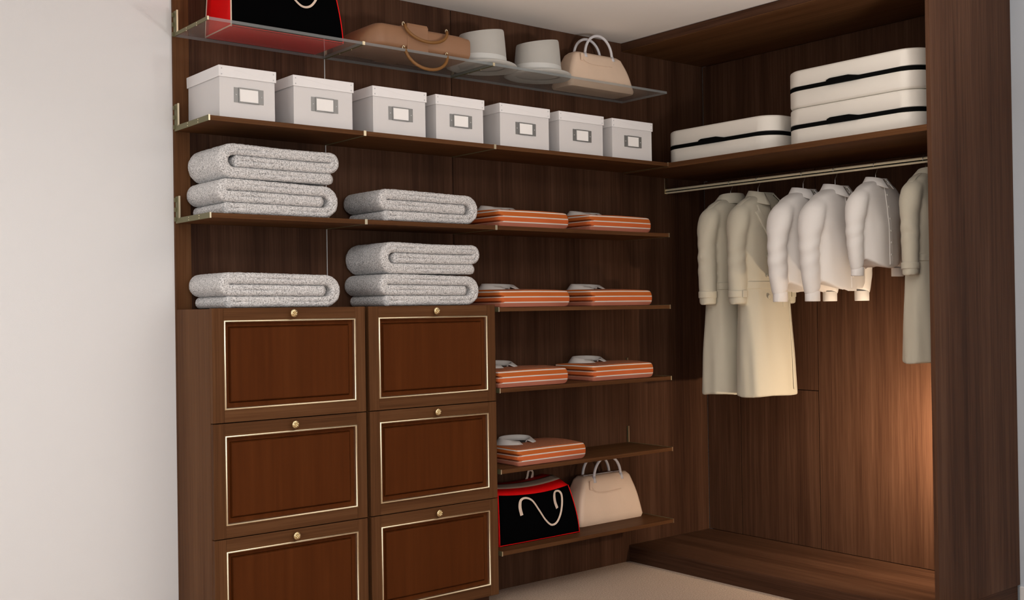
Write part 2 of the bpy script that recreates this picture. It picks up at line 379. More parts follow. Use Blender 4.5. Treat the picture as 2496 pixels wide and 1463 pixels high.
# ------------------------------------------------------------------ drawer cabinets
def knob_mesh():
    b=MB()
    b.lathe([(0.0055,0),(0.0055,0.006),(0.009,0.009),(0.0125,0.012),(0.0132,0.015),(0.0125,0.0175),(0.0108,0.019)],'y',n=36)
    for k in range(6):
        a=2*PI*k/6+0.3
        pts=[(0.0022*math.cos(a),-0.0185,0.0022*math.sin(a)),(0.0062*math.cos(a),-0.0212,0.0062*math.sin(a)),(0.0100*math.cos(a),-0.019,0.0100*math.sin(a))]
        b.tube(spline(pts,4),[0.001,0.0016,0.0022,0.0026,0.0028,0.0028,0.0024,0.0018,0.001],8)
    b.lathe([(0.0032,0.0185),(0.0030,0.0215),(0.0014,0.0228)],'y',n=12)
    return b
PD=-0.286
def drawer_cabinet(x0,x1,label):
    e=empty('drawer_cabinet',(x0,0,0)); w=x1-x0
    c=MB(); zt=1.190; yb=-0.002; yf=-0.266
    c.box(0,0.016,yf,yb,0.076,zt); c.box(w-0.016,w,yf,yb,0.076,zt)
    c.box(0.016,w-0.016,yf,yb,zt-0.016,zt); c.box(0.016,w-0.016,yf,yb,0.076,0.092); c.box(0.016,w-0.016,-0.012,yb,0.092,zt-0.016)
    c.build('carcass',cab_z,e,bevel=0.0008)
    bx('plinth',0.01,w-0.01,-0.235,yb,0.0,0.076,wood_x,e)
    for k in range(3):
        z1=1.192-0.3727*k; z0=z1-0.3697; h=z1-z0
        fx0,fx1=0.0,w; sw=0.040; rt=0.040; rb=0.041
        d=MB()
        d.box(fx0,fx0+sw,PD,-0.267,z0,z1,0); d.box(fx1-sw,fx1,PD,-0.267,z0,z1,0)
        d.box(fx0+sw,fx1-sw,PD+0.0004,-0.267,z1-rt,z1,1); d.box(fx0+sw,fx1-sw,PD+0.0004,-0.267,z0,z0+rb,1)
        dr=d.build('drawer',[cab_z,cab_x],e,bevel=0.0012)
        dr['label']=['top drawer with framed mahogany panel','middle drawer with framed mahogany panel','bottom drawer with framed mahogany panel'][k]
        ox0,ox1,oz0,oz1=fx0+sw,fx1-sw,z0+rb,z1-rt
        # raised field panel
        def R(i,y): return [(ox0+i,y,oz0+i),(ox1-i,y,oz0+i),(ox1-i,y,oz1-i),(ox0+i,y,oz1-i)]
        p=MB(); p.loft([R(-0.004,-0.268),R(0.0,-0.274),R(0.020,-0.274),R(0.0225,-0.2705),R(0.0255,-0.2795),R(0.028,-0.2815)],True,True,True)
        p.build('panel',panel_red,dr)
        # brass bead moulding
        bd=MB(); prof=[(-0.0010,-0.280),(-0.0008,-0.2880),(0.0008,-0.2905),(0.0030,-0.2912),(0.0048,-0.2900),(0.0062,-0.2870),(0.0064,-0.275)]
        bd.loft([R(i,y) for i,y in prof],True,False,False)
        bd.build('brass_bead',brass_pale,dr,smooth=True,auto=0.9)
        kb=knob_mesh().build('knob',brass,dr,smooth=True); kb.location=((fx0+fx1)/2+0.0,PD,z1-0.0195)
    tag(e,label,'drawer cabinet','pair of drawer cabinets'); return e
drawer_cabinet(XL,-1.581,'walnut three-drawer cabinet beside the white wall, under the single towel')
drawer_cabinet(-1.566,-0.997,'walnut three-drawer cabinet next to the open shelves, under two stacked towels')

# ------------------------------------------------------------------ wardrobe
wd=empty('wardrobe',(0,0,0))
bx('top_panel',0.0,XR,YP,-0.0005,2.360,2.399,cab_y,wd,0.001)
bx('top_fascia',-0.004,0.0,YP,-0.0005,2.362,2.398,wood_y,wd,0.001)
bx('side_panel',0.0,0.590,YP,YP+0.017,0.076,2.36,wood_z,wd,0.001)
bx('base_platform',0.0,XR,YP+0.017,-0.0005,0.0,0.075,wood_y,wd,0.0015)
bx('side_plinth',0.004,0.574,YP+0.003,YP+0.016,0.0,0.076,wood_x,wd)
bx('shelf_board',0.0005,XR,YP+0.017,-0.0005,1.791,1.814,cab_y,wd,0.001)
def back(y0,y1,z0,z1): bx('back_panel',XR,0.590,y0+0.0020,y1-0.0020,z0+0.0015,z1-0.0015,wood_z,wd,0.0008)
back(YP+0.017,0.0,1.814,2.36); back(-0.205,0.0,0.075,1.79); back(-0.65,-0.205,0.075,0.786); back(-0.65,-0.205,0.786,1.79); back(YP+0.017,-0.65,0.075,1.79)
bx('back_lining',0.586,0.5915,YP+0.017,0.0,0.0,2.399,wood_z,wd)
tag(wd,'open dark walnut wardrobe with raised base, shelf and tall side panel','wardrobe')

# warm lamp fixed to the inner face of the side panel
lp=empty('cabinet_lamp',(0.20,YP+0.017,0.66))
b=MB(); b.lathe([(0.034,0.0),(0.034,-0.010),(0.030,-0.014)],'y',n=28); b.build('lamp_housing',brass_old,lp,True,auto=0.6)
b=MB(); b.lathe([(0.026,-0.0142),(0.024,-0.018),(0.012,-0.021)],'y',n=28); b.build('lamp_lens',lens_m,lp,True)
tag(lp,'small round warm lamp on the inner face of the wardrobe side panel','lamp')
pl=bpy.data.lights.new('cabinet_lamp_light','AREA'); pl.shape='DISK'; pl.size=0.05; pl.energy=20.0; pl.color=(1.0,0.77,0.54)
po=bpy.data.objects.new('cabinet_lamp_light',pl); COL.objects.link(po); po.location=(0.20,YP+0.017+0.035,0.66); po.rotation_euler=Vector((0.89,0.44,-0.16)).to_track_quat('-Z','Y').to_euler()

# clothes rail
rl=empty('clothes_rail',(0.28,0,1.726))
b=MB(); b.tube([(0,-0.003,0.0062),(0,-0.76,0.0062),(0,YP+0.019,0.0062)],0.0056,16); b.build('upper_bar',brass_satin,rl,smooth=True,auto=0.9)
b=MB(); b.tube([(0,-0.003,-0.0075),(0,-0.76,-0.0075),(0,YP+0.019,-0.0075)],0.0044,16); b.build('lower_bar',brass_satin,rl,smooth=True,auto=0.9)
b=MB(); b.box(-0.0015,0.0015,YP+0.019,-0.003,-0.004,0.0015); b.build('web_shade',rubber,rl)  # black strip joining the bars, its colour stands in for the groove's shade
for yy in (-0.0032,YP+0.0215):
    b=MB(); b.box(-0.010,0.010,yy-0.0025,yy+0.0025,-0.012,0.064); b.build('rail_bracket',brass,rl,bevel=0.001)
tag(rl,'double-lobed brass clothes rail under the wardrobe shelf','clothes rail')

# ------------------------------------------------------------------ garments
RODZ=1.726
def hanger(y, label, drop=0.0, col=None):
    e=empty('clothes_hanger',(0.28,y,RODZ)); b=MB()
    pts=[(0.002,-0.004,0.0105),(-0.006,-0.010,0.008)]
    pts=[]
    for k in range(11):
        a=-0.35+ (PI+0.35)*k/10
        pts.append((0.0,-0.0145*math.cos(a),0.002+0.0145*math.sin(a)))
    pts=[(0,p[1],p[2]) for p in pts]
    pts+= [(0,0.0135,-0.012),(0,0.006,-0.026),(0,0.0,-0.036),(0,0,-0.075-drop)]
    # hook lies across the rail
    pts=[(p[1],p[0],p[2]) for p in pts]
    b.tube(spline(pts,3),0.0015,8); b.build('hook',steel,e,True)
    b=MB(); b.tube(spline([(-0.105,0,-0.142-drop),(-0.065,0,-0.120-drop),(0,0,-0.082-drop),(0.065,0,-0.120-drop),(0.105,0,-0.142-drop)],5),0.005,8); b.build('shoulder_bar',steel,e,True)
    return tag(e,label,'hanger','hangers on the brass rail')

def ring(a,b_,cy,z,n,p=2.4,wr=None):
    out=[]
    for k in range(n):
        t=2*PI*k/n; c,s=math.cos(t),math.sin(t)
        x=a*math.copysign(abs(c)**(2/p),c); y=b_*math.copysign(abs(s)**(2/p),s)
        w=wr(t,z) if wr else 0
        out.append((x*(1+w),cy+y*(1+w),z))
    return out
def front_y(tab,x,z,p=2.4):
    a,b_,cy=interp(tab,z); q=min(0.98,abs(x)/a); return cy-b_*(1-q**p)**(1/p)

def garment(kind, loc, rz, label, scale=1.0, seed=0, mats=None):
    """hanging coat or shirt; local origin at the rail axis, shoulders along x, front towards -y, z negative below"""
    coat = kind=='coat'
    mat, inner = (coat_m, coat_in) if coat else (shirt_m, shirt_in)
    e=empty('trench_coat' if coat else 'dress_shirt', loc, rz); e.scale=(scale,)*3
    if coat:
        tab=[(-0.945,0.160,0.088,-0.014),(-0.80,0.157,0.085,-0.012),(-0.55,0.145,0.074,-0.008),(-0.47,0.138,0.066,-0.004),(-0.40,0.142,0.068,-0.004),(-0.25,0.150,0.076,0),
             (-0.20,0.158,0.064,0),(-0.16,0.162,0.060,0),(-0.125,0.152,0.054,0),(-0.105,0.132,0.050,0),(-0.085,0.100,0.046,0),(-0.070,0.066,0.042,0),(-0.060,0.048,0.038,0)]
        zb=-0.945
    else:
        tab=[(-0.505,0.150,0.070,-0.004),(-0.42,0.150,0.070,-0.003),(-0.30,0.150,0.072,0),(-0.22,0.158,0.064,0),(-0.17,0.164,0.058,0),
             (-0.138,0.158,0.054,0),(-0.114,0.138,0.050,0),(-0.094,0.105,0.046,0),(-0.079,0.070,0.042,0),(-0.068,0.050,0.038,0)]
        zb=-0.505
    n=72; N=46; rings=[]
    def wr(t,z):
        f=smoothstep(-0.16,-0.30,z)
        v=0.022*math.sin(4*t+3.1*z+seed)+0.016*math.sin(7*t-5*z+seed*1.7)+0.010*math.sin(11*t+9*z)
        return v*f*(1.0 if coat else 0.8)
    for k in range(N+1):
        z=zb+(tab[-1][0]-zb)*k/N
        a,b_,cy=interp(tab,z)
        R=ring(a,b_,cy,z,n,2.4+1.2*smoothstep(-0.28,-0.22,z)*(1-smoothstep(-0.10,-0.075,z)),wr)
        if not coat:      # curved shirt tail: sides higher than front and back
            low=1-smoothstep(zb,-0.30,z)
            R=[(x,y,zz+low*0.052*(abs(math.cos(2*PI*i/n))**1.6)) for i,(x,y,zz) in enumerate(R)]
        else:
            low=1-smoothstep(zb,-0.80,z)
            R=[(x,y,zz+low*0.004*math.sin(3*2*PI*i/n+seed)) for i,(x,y,zz) in enumerate(R)]
        rings.append(R)
    bd=MB(); bd.loft(rings,True,True,True); hemring=rings[0]
    sleeve_P={}
    if coat: spath=[(0.060,-0.118),(0.108,-0.132),(0.151,-0.166),(0.168,-0.23),(0.172,-0.32),(0.172,-0.42),(0.171,-0.505),(0.170,-0.545)]; srad=[0.020,0.036,0.044,0.046,0.045,0.044,0.043,0.044]
    else:    spath=[(0.060,-0.126),(0.112,-0.142),(0.158,-0.178),(0.181,-0.24),(0.190,-0.33),(0.185,-0.42),(0.176,-0.488),(0.173,-0.500)]; srad=[0.020,0.037,0.045,0.048,0.047,0.044,0.038,0.034]
    for sgn in (-1,1):
        P=spline([(sgn*x,0,z) for x,z in spath],6); seg=len(P)-1; rings=[]; m=28; sleeve_P[sgn]=P
        for i,pn in enumerate(P):
            t=(P[min(i+1,seg)]-P[max(i-1,0)]).normalized(); nx=Vector((t.z,0,-t.x))
            q=i/6; k=min(int(q),len(srad)-2); rad=srad[k]+(srad[k+1]-srad[k])*(q-k); R=[]
            for j in range(m):
                a=2*PI*j/m; w=0
                if q>2.0:
                    el=math.exp(-((pn.z+0.34)/0.08)**2)
                    w=0.075*el*math.sin(pn.z*105+2.4*math.cos(a)+seed+sgn)+0.035*math.sin(2*a+pn.z*17+seed)
                R.append(pn+nx*(rad*0.95*(1+w)*math.cos(a))+Vector((0,1,0))*(rad*(0.84+0.34*smoothstep(-0.30,-0.19,pn.z))*(1+w)*math.sin(a)))
            rings.append(R)
        bd.loft(rings)
    tmp=bd.build('cloth_source',mat,None)
    mo=tmp.modifiers.new('fuse','REMESH'); mo.mode='VOXEL'; mo.voxel_size=0.0052
    mo=tmp.modifiers.new('soften','SMOOTH'); mo.factor=0.5; mo.iterations=14
    dg=bpy.context.evaluated_depsgraph_get(); full=bpy.data.meshes.new_from_object(tmp.evaluated_get(dg))
    bpy.data.objects.remove(tmp)
    co=[v.co.copy() for v in full.vertices]; sets={0:[],-1:[],1:[]}
    for p in full.polygons:
        c=p.center; sd=-1 if c.x<0 else 1; k=0
        if spath[-1][1]-0.05<c.z<-0.10:
            best=min(((c-q).length for q in sleeve_P[sd]))
            lim=0.056 if c.z<-0.2 else 0.050
            ax=interp([(-z,x) for x,z in spath],-c.z)[0]
            edge=ax-0.052+ (0.012 if c.z>-0.22 else 0.0)
            if abs(c.x)>edge and best<lim*1.15: k=sd
            # cloth of the torso stays with the torso below the armpit
            if k and c.z<-0.235:
                a_,b3,cy3=interp(tab,c.z)
                if (abs(c.x)/a_)**2.4+(abs(c.y-cy3)/b3)**2.4<1.12 and abs(c.x)<ax-0.030: k=0
        sets[k].append(tuple(p.vertices))
    objs={}
    for k,fl in sets.items():
        used={}; vv=[]; ff=[]
        for f in fl:
            g2=[]
            for v in f:
                if v not in used: used[v]=len(vv); vv.append(co[v])
                g2.append(used[v])
            ff.append(tuple(g2))
        me=bpy.data.meshes.new('body' if k==0 else 'sleeve'); me.from_pydata(vv,[],ff); me.materials.append(mat)
        for p in me.polygons: p.use_smooth=True
        # keep the fused surface's normals so that the armhole shows no false edge
        inv={b_:a_ for a_,b_ in used.items()}
        me.normals_split_custom_set_from_vertices([full.vertices[inv[i]].normal[:] for i in range(len(vv))])
        o=bpy.data.objects.new(me.name,me); COL.objects.link(o); o.parent=e; objs[k]=o
    body=objs[0]; rings=[hemring]
    # cuffs
    for sgn in (-1,1):
        so=objs[sgn]; m=28
        ex,ez=spath[-1]
        def cuffring(r,z,dx=0.0): return [(sgn*(ex+dx)+r*0.98*math.cos(2*PI*j/m),r*0.82*math.sin(2*PI*j/m),z) for j in range(m)]
        cu=MB()
        if coat:
            cu.loft([cuffring(0.0445,-0.486),cuffring(0.0470,-0.489),cuffring(0.0470,-0.513),cuffring(0.0445,-0.516)],True,False,False)
            cu.build('cuff_strap',mat,so,smooth=True,auto=0.6)
            bk=MB(); bk.box(sgn*ex-0.016,sgn*ex+0.012,-0.0425,-0.037,-0.517,-0.485); bk.build('cuff_buckle',mat,so,bevel=0.003)
        else:
            cu.loft([cuffring(0.0335,-0.496),cuffring(0.0345,-0.499),cuffring(0.0345,-0.536),cuffring(0.0330,-0.538),cuffring(0.0300,-0.536)],True,False,True)
            cu.build('cuff',mat,so,smooth=True,auto=0.6)
    # collar
    def leaf(r0,r1,zt,zbk,zfr,gap,frontpt,steps=40):
        top=[];mid=[];bot=[]
        for k in range(steps+1):
            u=k/steps; ph=-PI/2+gap+(2*PI-2*gap)*u
            c,s=math.cos(ph),math.sin(ph); fr=abs(2*u-1)          # 1 at front ends, 0 at back
            zz=zt-0.016*fr**2
            top.append((r0[0]*c,r0[1]*s,zz)); f2=smoothstep(0.55,1.0,fr)
            lo=zbk+(zfr-zbk)*f2
            bot.append((r1[0]*c*(1+0.25*frontpt*f2),r1[1]*s*(1+0.25*frontpt*f2)-0.012*frontpt*f2,lo))
            mid.append(tuple((0.75*p+0.25*q) for p,q in zip(top[-1],bot[-1])))
        return top,mid,bot
    cl=MB()
    if coat: t_,m_,b_=leaf((0.064,0.047),(0.090,0.068),-0.047,-0.094,-0.118,0.46,1.0)
    else:    t_,m_,b_=leaf((0.060,0.045),(0.078,0.060),-0.054,-0.088,-0.118,0.16,0.8)
    cl.loft([b_,t_],closed=False); inn=[(x*0.93,y*0.93,z-0.004) for x,y,z in t_]; base=[(x*0.9,y*0.9,-0.10) for x,y,z in t_]
    cl.loft([t_,inn],closed=False); cl.loft([inn,base],closed=False,mi=1)
    cl.build('collar',[mat,inner],e,smooth=True,solid=0.003,auto=1.2)
    if coat:
        for sgn in (-1,1):
            pts2=[(0.045,-0.098),(0.098,-0.118),(0.094,-0.138),(0.112,-0.150),(0.074,-0.225),(0.014,-0.36),(0.000,-0.36),(0.000,-0.28),(0.012,-0.16),(0.02,-0.11)]
            lm=MB(); vs=[]
            cxy=(0.035,-0.22); outl=[]
            for i in range(len(pts2)):
                a_,b2=pts2[i],pts2[(i+1)%len(pts2)]
                for q in range(5): outl.append((a_[0]+(b2[0]-a_[0])*q/5,a_[1]+(b2[1]-a_[1])*q/5))
            rr_=[]
            for fct in (1.0,0.75,0.5,0.25):
                rr_.append([(sgn*(cxy[0]+(x-cxy[0])*fct), front_y(tab,cxy[0]+(x-cxy[0])*fct,cxy[1]+(z-cxy[1])*fct)-0.007-0.002*(sgn>0), cxy[1]+(z-cxy[1])*fct) for x,z in outl])
            lm.loft(rr_,True,False,True); lm.build('lapel',mat,e,smooth=True,solid=0.004)
        # belt
        bt=MB(); RB=[]
        for z,o in ((-0.448,0.0),(-0.449,0.004),(-0.478,0.004),(-0.480,0.0)):
            a,b2,cy=interp(tab,z); RB.append(ring(a+o,b2+o,cy,z,n,2.4,wr))
        bt.loft(RB,True,False,False); bt.build('belt',mat,e,smooth=True,auto=0.6)
        for dx,l in ((0.045,0.10),(0.072,0.07)):
            tb=MB(); tb.box(dx-0.012,dx+0.012,front_y(tab,dx,-0.50)-0.012,front_y(tab,dx,-0.50)-0.008,-0.46-l,-0.452); tb.build('belt_end',mat,e,bevel=0.0015)
        # front overlap edge, buttons, shoulder tabs
        pe=[(0.085,front_y(tab,0.085,z)-0.0035,z) for z in [-0.40-0.02*i for i in range(27)]]
        ov=MB(); ov.tube(pe,0.003,6); ov.build('front_edge',mat,e,True)
        for bxp,bz in ((0.020,-0.425),(0.020,-0.515),(-0.055,-0.425),(-0.055,-0.515),(0.02,-0.34),(-0.055,-0.34)):
            bb=MB(); bb.lathe([(0.0095,0.0),(0.0105,0.002),(0.009,0.004),(0.006,0.0032)],'y',(bxp,front_y(tab,bxp,bz)-0.003,bz),16); bb.build('button',mat,e,True)
        for sgn in (-1,1):
            ep=MB(); ep.tube(spline([(sgn*0.085,0.0,-0.080),(sgn*0.125,0.0,-0.099),(sgn*0.158,0.0,-0.123)],5),[0.014]*11,10,flat=(1.0,0.28)); ep.build('shoulder_tab',mat,e,True)
    else:
        pk=MB(); zs=[-0.095-0.0095*i for i in range(42)]
        for o in (0,):
            A=[(-0.014,front_y(tab,0.014,z)-0.0005,z) for z in zs]; B=[(-0.013,front_y(tab,0.013,z)-0.0035,z) for z in zs]
            C=[(0.013,front_y(tab,0.013,z)-0.0035,z) for z in zs]; D=[(0.014,front_y(tab,0.014,z)-0.0005,z) for z in zs]
            pk.loft([A,B,C,D],closed=False)
        pk.build('placket',mat,e,smooth=True,auto=0.6)
        for i in range(7):
            z=-0.088-0.058*i if i else -0.094
            bb=MB(); bb.lathe([(0.005,0.0),(0.0055,0.0015),(0.0045,0.003),(0.003,0.0025)],'y',(0,front_y(tab,0,z)-(0.0035 if i else 0.018),z),14); bb.build('button',button_m,e,True)
    return e
X0=0.285
for y,lb,rz in ((-0.398,'thin steel hanger holding the coat farthest from the side panel',0),(-0.552,'thin steel hanger holding the coat with open lapels',0),
                (-0.790,'thin steel hanger holding the first white shirt beside the coats',0),(-0.948,'thin steel hanger holding the middle white shirt',0),
                (-1.136,'thin steel hanger holding the white shirt with a visible button row',0),(-1.350,'thin steel hanger holding the coat beside the side panel',0)):
    hanger(y,lb)
def place(kind,y,rz,label,scale=1.0,seed=0,group=None,cat='coat',dz=0.0):
    g_=garment(kind,(X0,y,RODZ+dz),rz,label,scale,seed); tag(g_,label,cat,group); return g_
place('coat',-0.398,PI,'long sage-beige trench coat farthest from the side panel, back showing',1.0,0.3,'trench coats on the rail')
place('coat',-0.565,0,'long sage-beige trench coat with open lapels between another coat and a shirt',1.0,1.1,'trench coats on the rail')
place('shirt',-0.790,0,'white long-sleeved shirt hanging next to the open-lapelled coat',1.0,2.0,'white shirts on the rail','shirt')
place('shirt',-0.948,0,'white long-sleeved shirt hanging between two other white shirts',1.0,3.3,'white shirts on the rail','shirt')
place('shirt',-1.136,0,'smaller white shirt with its button row showing, hanging next to the side coat',0.82,4.1,'white shirts on the rail','shirt',0.0)
place('coat',-1.365,PI,'shorter beige trench coat half hidden behind the wardrobe side panel',0.83,5.2,'trench coats on the rail',dz=0.006)

# ------------------------------------------------------------------ flat white cases on the wardrobe shelf
def rrect(hx,hy,r,z,n=9):
    pts=[]
    for cx,cy,a0 in ((hx-r,hy-r,0),(-hx+r,hy-r,PI/2),(-hx+r,-hy+r,PI),(hx-r,-hy+r,1.5*PI)):
        for k in range(n+1):
            a=a0+PI/2*k/n; pts.append((cx+r*math.cos(a),cy+r*math.sin(a),z))
    # gentle bulge of the long sides
    return [(x*(1+0.03*(1-(y/hy)**2)),y,z) for x,y,z in pts]
def case(loc,label):
    e=empty('hard_case',loc); hx,hy,r=0.205,0.306,0.085
    def shell(z0,z1,name,bot,top):
        rs=[]
        if bot:
            for i,dz in ((0.014,0),(0.007,0.0016),(0.002,0.005),(0.0,0.011)): rs.append(rrect(hx-i,hy-i,r-i*0.6,z0+dz))
        else: rs.append(rrect(hx-0.003,hy-0.003,r,z0)); rs.append(rrect(hx,hy,r,z0+0.002))
        if top:
            for i,dz in ((0.0,0.011),(0.002,0.005),(0.007,0.0016),(0.014,0)): rs.append(rrect(hx-i,hy-i,r-i*0.6,z1-dz))
        else: rs.append(rrect(hx,hy,r,z1-0.002)); rs.append(rrect(hx-0.003,hy-0.003,r,z1))
        b=MB(); b.loft(rs); return b.build(name,case_m,e,smooth=True,auto=1.0)
    shell(0,0.069,'lower_shell',True,False); shell(0.085,0.153,'upper_shell',False,True)
    b=MB(); b.loft([rrect(hx-0.003,hy-0.003,r,0.0685),rrect(hx+0.0006,hy+0.0006,r,0.0705),rrect(hx+0.0006,hy+0.0006,r,0.0835),rrect(hx-0.003,hy-0.003,r,0.0855)])
    b.build('black_band',rubber,e,smooth=True,auto=0.8)
    b=MB(); R=[]
    for o,s_ in ((0.0,1.0),(-0.004,1.0),(-0.0065,0.86)):
        R.append([(-hx*1.03+0.003+o,y*s_-0.0+0.02,0.078+z*s_) for y,z in ((0.07,-0.006),(0.065,-0.009),(-0.07,-0.009),(-0.085,-0.004),(-0.085,0.004),(-0.03,0.0155),(0.055,0.0155),(0.07,0.010))])
    b.loft(R); b.build('handle',rubber,e,smooth=True,auto=0.6)
    return tag(e,label,'case','flat white cases on the wardrobe shelf')
ZS=1.8145
case((0.275,-0.49,ZS),'flat white case with black band lying alone beside the white boxes')
case((0.275,-1.152,ZS),'flat white case with black band, lower of the stacked two')
case((0.275,-1.152,ZS+0.1535),'flat white case with black band, upper of the stacked two')

# ------------------------------------------------------------------ milky storage boxes
def storage_box(xa,xb,label):
    w=xb-xa; e=empty('storage_box',(xa,-0.004,1.8145)); d=0.258; h=0.170; i=0.004; t=0.0022
    b=MB(); z0=0.0; z1=0.160
    b.box(i,w-i,-d+i,-i,z0,z0+t)
    b.box(i,i+t,-d+i,-i,z0+t,z1); b.box(w-i-t,w-i,-d+i,-i,z0+t,z1)
    b.box(i+t,w-i-t,-d+i,-d+i+t,z0+t,z1); b.box(i+t,w-i-t,-i-t,-i,z0+t,z1)
    b.build('box_body',milky,e,bevel=0.0006)
    l=MB(); zb=0.133
    l.box(0,w,-d,0,h-t,h); l.box(0,t,-d,0,zb,h-t); l.box(w-t,w,-d,0,zb,h-t); l.box(t,w-t,-d,-d+t,zb,h-t); l.box(t,w-t,-t,0,zb,h-t)
    ld=l.build('lid',milky_lid,e,bevel=0.0006)
    for px in (0.010,w-0.010):
        for pz in (zb+0.008,h-0.010):
            k=MB(); k.lathe([(0.0024,0),(0.0022,0.0012),(0.001,0.0018)],'y',(px,-d,pz),10); k.build('rivet',rivet_m,ld,True)
    pw,ph=0.106,0.049; cx=w*0.5+0.004; cz=0.0785; yy=-d+i
    p=MB(); p.box(cx-pw/2,cx+pw/2,yy-0.0012,yy,cz-ph/2,cz+ph/2)
    p.box(cx-0.037,cx-0.0335,yy-0.004,yy-0.0012,cz-ph/2,cz+ph/2); p.box(cx+0.0335,cx+0.036,yy-0.004,yy-0.0012,cz-ph/2,cz+ph/2)
    p.box(cx-0.0335,cx+0.0335,yy-0.004,yy-0.0012,cz+ph/2-0.004,cz+ph/2); p.box(cx-0.0335,cx+0.0335,yy-0.004,yy-0.0012,cz-ph/2,cz-ph/2+0.004)
    pt=p.build('label_holder',steel_dark,e,bevel=0.0005)
    c=MB(); c.box(cx-0.0335,cx+0.0335,yy-0.0024,yy-0.0012,cz-ph/2+0.004,cz+ph/2-0.004); c.build('label_card',card,pt)
    for px in (cx-0.045,cx+0.045):
        k=MB(); k.lathe([(0.0022,0.0012),(0.002,0.0024),(0.0008,0.003)],'y',(px,yy,cz),10); k.build('holder_pin',rivet_m,pt,True)
    return tag(e,label,'box','milky white boxes in a row')
ords=['leftmost of the seven, by the white wall','second from the white wall','third from the white wall','fourth, in the middle of the row','fifth, third from the wardrobe','sixth, second from the wardrobe','rightmost of the seven, beside the flat white case']
for (xa,xb),o_ in zip(((-2.106,-1.901),(-1.838,-1.600),(-1.522,-1.287),(-1.246,-1.016),(-0.940,-0.679),(-0.630,-0.376),(-0.328,-0.078)),ords):
    storage_box(xa,xb,'milky white lidded box with label holder, '+o_)

# ------------------------------------------------------------------ folded terry towels
def towel_mesh(mir, wid=0.445, dep=0.262, t=0.038, seed=0):
    """folded in thirds: one strip that runs along the bottom, round the big fold, back over the top, round the small fold and inward"""
    h=t/2; P=[]
    x0,x1=0.012+h,wid-1.5*t
    st=0.006
    def line(xa,xb,z):
        n=max(2,int(abs(xb-xa)/st))
        for k in range(n): P.append((xa+(xb-xa)*k/n,z,0))
    line(x0,x1,h)
    for k in range(20): a=-PI/2+PI*k/20; P.append((x1+t*math.cos(a),1.5*t+t*math.sin(a),0))
    xl=0.75*t+0.004
    line(x1,xl,2.5*t)
    for k in range(12): a=PI/2+PI*k/12; P.append((xl+0.52*t*math.cos(a),2.0*t-0.0+0.5*t*math.sin(a),0))
    line(xl,x1-0.012,1.5*t)
    P.append((x1-0.012,1.5*t,0))
    V=[Vector((p[0],p[1])) for p in P]; n=len(V); rnd=random.Random(seed)
    NR=[]
    for i in range(n):
        tg=V[min(i+1,n-1)]-V[max(i-1,0)]; tg.normalize(); NR.append(Vector((-tg.y,tg.x)))
    offs=[-1,-0.90,-0.66,-0.33,-0.10,0,0.10,0.33,0.66,0.90,1]
    ins=[0.016,0.0085,0.0035,0.0015,0.0035,0.0075,0.0035,0.0015,0.0035,0.0085,0.016]
    b=MB()
    def pt(i,o,y,hh=None):
        q=V[i]+NR[i]*(o*(h*0.985 if hh is None else hh)); x=q.x
        if mir: x=wid-x
        nz_=0.0010
        return (x+rnd.uniform(-nz_,nz_),y+rnd.uniform(-nz_,nz_),max(0.0002,q.y+rnd.uniform(-nz_,nz_)+0.003*math.sin(9*x+seed)*(q.y/(3*t))))
    m=len(offs)
    # outline order around strip: + side forward, end cap, - side back, start cap
    cap=6
    def outline(y,s):
        out=[]
        for i in range(n): out.append((i,1.0))
        return out
    ys=[-dep+ins[0]+ (dep-2*ins[0])*k/42 for k in range(43)]
    idx={}
    vs=[];fs=[]
    def vid(key,p):
        if key not in idx: idx[key]=len(vs); vs.append(p)
        return idx[key]
    # sides
    for k,y in enumerate(ys):
        for i in range(n):
            vid(('p',k,i),pt(i,1,y)); vid(('m',k,i),pt(i,-1,y))
        for e_,i0 in ((0,0),(1,n-1)):
            tg=(V[1]-V[0]).normalized() if e_==0 else (V[n-1]-V[n-2]).normalized()
            sg=-1 if e_==0 else 1
            for c in range(1,cap):
                a=PI*c/cap; q=V[i0]+NR[i0]*(h*math.cos(a)*0.985)+tg*(sg*h*0.85*math.sin(a)); x=wid-q.x if mir else q.x
                vid(('c',k,e_,c),(x,y,max(0.0002,q.y)))
    def loop(k):
        L_=[idx[('p',k,i)] for i in range(n)]+[idx[('c',k,1,c)] for c in range(1,cap)]+[idx[('m',k,i)] for i in range(n-1,-1,-1)]+[idx[('c',k,0,c)] for c in range(cap-1,0,-1)]
        return L_
    for k in range(len(ys)-1):
        A,B=loop(k),loop(k+1)
        for i in range(len(A)):
            j=(i+1)%len(A); fs.append((A[i],A[j],B[j],B[i]))
    # pillowy end faces with a crease along each layer
    for e_,k in ((0,0),(1,len(ys)-1)):
        sg=-1 if e_==0 else 1
        for i in range(n):
            cre=0.5+0.5*math.sin(i*0.11+seed*2.3+e_)
            for o_,(o,d) in enumerate(zip(offs,ins)):
                if o_ in (0,m-1): continue
                dd=ins[0]-d
                if o_ in (4,5,6): dd=ins[0]-(0.0015+(d-0.0015)*cre)
                vid(('f',e_,i,o_),pt(i,o,ys[k]+sg*dd))
        def fv(i,o_):
            if o_==0: return idx[('m',k,i)]
            if o_==m-1: return idx[('p',k,i)]
            return idx[('f',e_,i,o_)]
        for i in range(n-1):
            for o_ in range(m-1): fs.append((fv(i,o_),fv(i+1,o_),fv(i+1,o_+1),fv(i,o_+1)))
        for ee,i0 in ((0,0),(1,n-1)):
            poly=[fv(i0,o_) for o_ in range(m)]+[idx[('c',k,ee,c)] for c in range(1,cap)]
            fs.append(tuple(poly))
    b.add(vs,fs); return b
tw=[towel_mesh(False,seed=1),towel_mesh(True,seed=2)]
tmesh=[]
